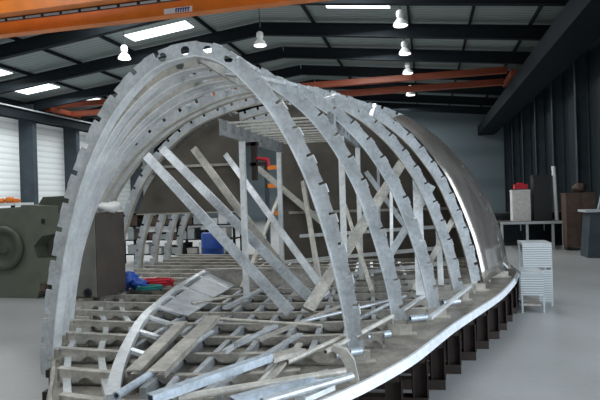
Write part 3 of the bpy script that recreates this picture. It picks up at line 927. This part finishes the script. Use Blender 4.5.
body = [mp(-60, 209), mp(-10, 209), mp(20, 207), mp(30, 205), mp(68, 207), mp(72, 232), mp(58, 233), mp(42, 236), mp(34, 246), mp(37, 258), mp(70, 258), mp(66, 268), mp(48, 283), mp(40, 290), mp(36, 303), mp(-60, 302)]
m_ = MB(); m_.plate([body], lambda a, b, d: Vector((a, d, b)), my, my + .9); m_.build('body', 'green', mach)
m_ = MB(); m_.plate([[mp(28, 207), mp(34, 197), mp(72, 195), mp(72, 207)]], lambda a, b, d: Vector((a, d, b)), my + .25, my + .8); m_.build('upper_beam', 'green_dark', mach)
m_ = MB(); p = at_y(6, 248, my)
m_.lathe((p.x, my - .01, p.z), [(.42, 0), (.44, -.05), (.41, -.10), (.33, -.10), (.30, -.03), (.12, -.03), (.10, -.06)], 32, 'Y'); m_.build('wheel', 'green_dark', mach)
m_ = MB(); a, b = mp(36, 247), mp(80, 247); m_.bounds(a[0], b[0], my + .35, my + .6, mp(36, 258)[1], mp(36, 238)[1]); m_.build('roller', 'cab_front', mach)
m_ = MB(); a = mp(42, 219); m_.bounds(a[0], a[0] + .06, my - .02, my, a[1] - .09, a[1]); m_.build('control_plate', 'black', mach)
m_ = MB(); a = mp(42, 285); m_.bounds(a[0], a[0] + .12, my - .06, my, a[1] - .1, a[1] + .04); m_.build('terminal_box', 'wood', mach)
m_ = MB(); a = mp(60, 207); m_.bounds(a[0], a[0] + .16, my - .05, my + .2, a[1] - .12, a[1] + .06); m_.build('rusty_clamp', 'wood', mach)

# dark cabinet standing on the deck inside the left frames
p = at_z(98, 300, DZ + .13); cz = p.z; ct = at_y(98, 213, p.y).z
cb = thing('steel_cabinet', (p.x - .2, p.y + .25, cz), 'tall dark steel cabinet standing on the left of the deck inside the frames', 'cabinet')
m_ = MB(); m_.bounds(p.x - .42, p.x, p.y, p.y + .62, cz + .02, ct); m_.build('body', 'cab', cb)
m_ = MB(); m_.bounds(p.x - .41, p.x - .01, p.y - .015, p.y, cz + .04, ct - .02); d = m_.build('door', 'cab_front', cb)
q = at_y(88, 293, p.y - .02); m_ = MB(); m_.lathe((q.x, p.y - .015, q.z), [(.055, 0), (.055, -.012), (.03, -.015), (.03, -.003)], 16, 'Y'); m_.build('handle', 'black', d)
m_ = MB()
for x in (p.x - .37, p.x - .05):
    for y in (p.y + .05, p.y + .57): m_.bounds(x - .03, x + .03, y - .03, y + .03, cz, cz + .02)
m_.build('foot', 'black', cb)
blob('dust_sheet', (p.x - .02, p.y + .3, ct + .06), .14, 'cloth', 'crumpled white sheet on top of the dark cabinet', 'cloth', 11, (.9, 1.5, .5))

# white bench with orange tools in front of the left wall
p = at_z(14, 202, 1.55)
p = Vector((-12.2, 14.2, 0)); q = at_y(10, 203, 14.2); bz = q.z
be = thing('work_bench', (q.x, 14.2, 0), 'pale-topped bench at the far left beside the olive machine', 'bench')
m_ = MB(); m_.bounds(q.x - 2.5, q.x + .45, 13.9, 14.7, bz - .08, bz); m_.build('bench_top', 'white', be)
for x in (q.x - 2.3, q.x + .3):
    for y in (13.98, 14.6):
        m_ = MB(); m_.bounds(x - .04, x + .04, y - .04, y + .04, 0, bz - .08); m_.build('leg', 'navy', be)
for k, (dx, s) in enumerate(((-.32, .13), (.0, .17), (.25, .11))):
    blob('tool_case', (q.x + dx, 14.2, bz + s * .55), s, 'orange', ('left small', 'large middle', 'right small')[k] + ' orange tool on the pale-topped bench', 'tool', 20 + k, (1.1, .8, .6), 'orange tools on the bench')

# clutter shelf seen between the aft uprights
sh = thing('shelf_rack', (-7.0, 14.9, 0), 'dark shelf rack of parts seen behind the aft left uprights', 'shelf')
SX0, SX1 = -8.9, -5.4
for x in (SX0, -7.15, SX1):
    for y in (14.6, 15.2):
        m_ = MB(); m_.bounds(x - .03, x + .03, y - .03, y + .03, 0, 1.5); m_.build('upright', 'navy', sh)
for z in (.25, .68, 1.1, 1.48):
    m_ = MB(); m_.bounds(SX0, SX1, 14.55, 15.25, z, z + .03); m_.build('shelf', 'navy', sh)
rnd = random.Random(5)
cnt = 0
PAL = [('white', 'white'), ('grey', 'grey'), ('wood', 'brown'), ('navy', 'dark'), ('alu_cream', 'cream'), ('grey', 'grey')]
for zi, z in enumerate((.28, .71, 1.13)):
    x = SX0 + .1; k = 0
    while x < SX1 - .35:
        w_ = rnd.uniform(.16, .34); h_ = rnd.uniform(.14, .32); mt, cn = PAL[rnd.randrange(6)]
        m_ = MB(); m_.bounds(x, x + w_, 14.62, 15.1, z, z + h_)
        m_.bounds(x - .008, x + w_ + .008, 14.61, 15.11, z + h_ - .04, z + h_)
        tag(m_.build('parts_bin', mt), '%s bin on the %s shelf of the dark rack, %s from the left' % (cn, ('bottom', 'middle', 'upper')[zi], ORD[k]), 'bin', 'bins on the shelf rack')
        x += w_ + rnd.uniform(.03, .12); k += 1
# blue drum
p = at_y(210, 262, 12.6)
m_ = MB(); m_.lathe((p.x, 12.8, .02), [(.24, 0), (.28, .04), (.285, .3), (.295, .31), (.285, .33), (.285, .6), (.295, .61), (.285, .63), (.28, .95), (.25, .98)], 24)
dr = m_.build('drum', 'blue', None, (p.x, 12.8, 0)); dr.location.z = -.02; tag(dr, 'blue plastic drum standing behind the aft end of the hull', 'drum')
m_ = MB(); m_.lathe((p.x, 12.8, .96), [(.27, 0), (.27, .03), (.1, .035)], 24); m_.build('lid', 'blue', dr)

# orange-beamed rack glimpsed through the gap in the bulkhead
orr = thing('pallet_rack', (-4.6, 20, 0), 'orange-beamed storage rack glimpsed through the gap aft', 'rack')
for x in (-6.0, -3.2):
    m_ = MB(); m_.bounds(x - .06, x + .06, 19.9, 20.1, 0, 3.2); m_.build('upright', 'column', orr)
for z in (1.2, 2.25, 2.95):
    m_ = MB(); m_.bounds(-6.0, -3.2, 19.9, 19.98, z, z + .16); m_.build('beam', 'orange', orr)

# ------------------------------------------------------------------ background, right side
# aluminium steps
st = thing('step_platform', (1.45, 8.9, 0), 'light aluminium step platform standing at the right edge of the hull', 'steps')
m_ = MB(); m_.bounds(1.42, 1.84, 8.95, 9.45, .94, .98); m_.build('tread', 'grey', st)
m_ = MB(); m_.bounds(1.30, 1.62, 8.42, 8.94, .56, .60); m_.build('tread', 'grey', st)
m_ = MB(); m_.bounds(1.42, 1.84, 8.95, 8.97, .60, .94); m_.build('riser_panel', 'grating', st)
m_ = MB(); m_.bounds(1.64, 1.83, 8.95, 8.965, .06, .56); m_.build('grating_panel', 'grating', st)
m_ = MB(); m_.bounds(1.30, 1.61, 8.43, 8.45, .26, .56); m_.build('grating_panel', 'grating', st)
m_ = MB(); m_.bounds(1.32, 1.61, 8.46, 8.9, .10, .13); m_.build('bottom_shelf', 'alu_warm', st)
for (x, y, z) in ((1.315, 8.45, .56), (1.61, 8.45, .56), (1.44, 9.42, .94), (1.83, 9.42, .94), (1.83, 8.97, .94)):
    m_ = MB(); m_.bounds(x - .013, x + .013, y - .013, y + .013, 0, z); m_.build('leg', 'grey', st)

# work table with equipment
tb = thing('work_table', (3.5, 18, 0), 'steel-legged work table at the far right behind the steps', 'table')
ta = at_y(500, 225, 18.0); tb_ = at_y(565, 224, 18.0); tz_ = ta.z
m_ = MB(); m_.bounds(ta.x, tb_.x, 17.95, 18.9, .82, .87); m_.build('table_top', 'cab', tb)
m_ = MB(); m_.bounds(ta.x, tb_.x, 17.93, 17.95, .79, .87); m_.build('edge_strip', 'grey', tb)
for x in (ta.x + .05, (ta.x + tb_.x) / 2 - .15, tb_.x - .35, tb_.x - .05):
    m_ = MB(); m_.bounds(x - .035, x + .035, 17.97, 18.04, 0, .82); m_.build('leg', 'grey', tb)
Yb = 18.4


def onb(px, py): return at_y(px, py, Yb)


def rect_box(name, px0, px1, py0, mat, label, cat, z0=.87, dep=.5, yb=Yb):
    a, b = at_y(px0, py0, yb), at_y(px1, py0, yb)
    m_ = MB(); m_.bounds(a.x, b.x, yb, yb + dep, z0, a.z); m_.bounds(a.x - .015, b.x + .015, yb - .015, yb + dep, a.z - .06, a.z - .03)
    return tag(m_.build(name, mat), label, cat)


rect_box('plastic_sack', 512, 530, 190, 'cloth', 'pale sack standing on the far right work table', 'sack')
a, b = onb(515, 189), onb(528, 184)
m_ = MB(); m_.bounds(a.x, b.x, Yb + .05, Yb + .4, a.z, b.z); m_.bounds(a.x + .1, b.x - .1, Yb + .15, Yb + .3, b.z, b.z + .05)
tag(m_.build('tool_box', 'red'), 'small red box on top of the pale sack', 'box')
rect_box('machine_cabinet', 533, 551, 175, 'black', 'tall black machine cabinet on the far right work table', 'machine')
a = onb(556, 166)
m_ = MB(); m_.tube([(a.x, Yb + .1, .87), (a.x - .06, Yb + .1, a.z)], .06, 12); tag(m_.build('bright_streak', 'white'), 'white tube standing in for a bright upright streak beside the black machine cabinet', 'tube')  # white tube added where a bright vertical streak shows
m_ = MB(); bx = ta.x - .6  # black cabinet added as a dark mass behind the table
m_.bounds(bx, bx + 3.0, 19.3, 19.9, .06, 1.05); m_.bounds(bx - .02, bx + 3.02, 19.26, 19.92, 1.05, 1.1)
m_.bounds(bx + .04, bx + 2.96, 19.36, 19.84, 0, .06)
hb_ = tag(m_.build('dark_backdrop', 'black', None, (bx + 1.5, 19.6, 0)), 'long low black backdrop cabinet added behind the far right work table', 'cabinet')
for k in range(4):
    m_ = MB(); m_.bounds(bx + .05 + k * .73, bx + .74 + k * .73, 19.28, 19.3, .1, 1.0); dd = m_.build('door', 'navy', hb_)
    m_ = MB(); m_.bounds(bx + .66 + k * .73, bx + .69 + k * .73, 19.25, 19.28, .5, .7); m_.build('handle', 'grey', dd)
a = at_y(581, 250, 17.2)
a.x += .12
m_ = MB(); m_.bounds(a.x - .42, a.x + .38, 17.5, 18.1, .1, 1.72); m_.bounds(a.x - .44, a.x + .4, 17.48, 18.12, 1.68, 1.72)
lk = tag(m_.build('tool_locker', 'wood', None, (a.x, 17.8, 0)), 'brown tool locker at the far right wall', 'locker')
m_ = MB()
for dx in (-.35, .3): m_.bounds(a.x + dx - .05, a.x + dx + .05, 17.55, 18.05, 0, .1)
m_.build('foot', 'black', lk)
m_ = MB(); m_.bounds(a.x - .02, a.x - .01, 17.49, 17.5, .15, 1.65); m_.build('door_gap', 'black', lk)
blob('tool_bag', (a.x + .02, 17.75, 1.86), .22, 'wood', 'dark bag on top of the brown tool locker', 'bag', 31, (.8, .8, .7))
p = at_z(601, 258, 0)
gm = thing('grey_machine', (p.x, p.y + .3, 0), 'grey machine with a pale top plate at the right edge', 'machine')
m_ = MB(); m_.plate([[(p.x - .32, 0), (p.x + .8, 0), (p.x + .8, 1.2), (p.x - .22, 1.2)]], lambda a, b, d: Vector((a, d, b)), p.y, p.y + .7); m_.build('body', 'column', gm)
m_ = MB(); m_.bounds(p.x - .34, p.x + .9, p.y - .05, p.y + .75, 1.2, 1.26); m_.build('top_plate', 'grey', gm)
m_ = MB(); m_.tube([(p.x + .05, p.y + .3, 1.26), (p.x + .2, p.y + .3, 1.9)], .03, 10); m_.build('lever', 'grey', gm)

# ------------------------------------------------------------------ light
def area(name, loc, rot, sx, sy, power, col):
    l = bpy.data.lights.new(name, 'AREA'); l.shape = 'RECTANGLE'; l.size = sx; l.size_y = sy; l.energy = power; l.color = col
    o = bpy.data.objects.new(name, l); COL.objects.link(o); o.location = loc; o.rotation_euler = rot
    return o


# daylight through the rooflights (near ones are above and behind the viewer)
for y in (1, 9, 17):
    for x in (-11.6, -2.4):
        area('overhead_light', (x, y, roof_z(x) - .12), (0, 0, 0), 2.6, 5.0, 290, (0.95, 0.98, 1.0))
for y in (20.9, 25, 33):
    for x in (-19.0, -11.6, -2.4):
        area('overhead_light', (x, y, roof_z(x) - .5), (0, 0, 0), 2.2, 3.4, 260, (0.93, 0.98, 1.0))
area('overhead_light', (-2.4, 41, roof_z(-2.4) - .6), (0, 0, 0), 2.2, 3.4, 420, (0.93, 0.98, 1.0))  # added to lighten the far wall, no rooflight panel is built here
# added side light, set in the invented opening of the right wall
area('side_fill', (XR + .25, 3.0, GZ / 2), (0, math.radians(90), 0), GZ - .4, 11.5, 880, (0.80, 0.90, 1.0))
# soft fill added behind the viewer, the wall there has no gate
area('rear_fill', (-5, Y0 + .1, 3.0), (math.radians(90), 0, 0), 9.0, 5.2, 120, (1.0, 0.97, 0.92))

w = bpy.data.worlds.new('sky'); scene.world = w; w.use_nodes = True
w.node_tree.nodes['Background'].inputs[0].default_value = (0.65, 0.75, 0.85, 1)
w.node_tree.nodes['Background'].inputs[1].default_value = 0.8

scene.view_settings.view_transform = 'Standard'
scene.view_settings.look = 'None'
scene.view_settings.gamma = 1.0
scene.view_settings.exposure = 0.0
scene.view_settings.use_curve_mapping = False
try:
    scene.cycles.use_denoising = True
    scene.cycles.max_bounces = 8
except Exception:
    pass
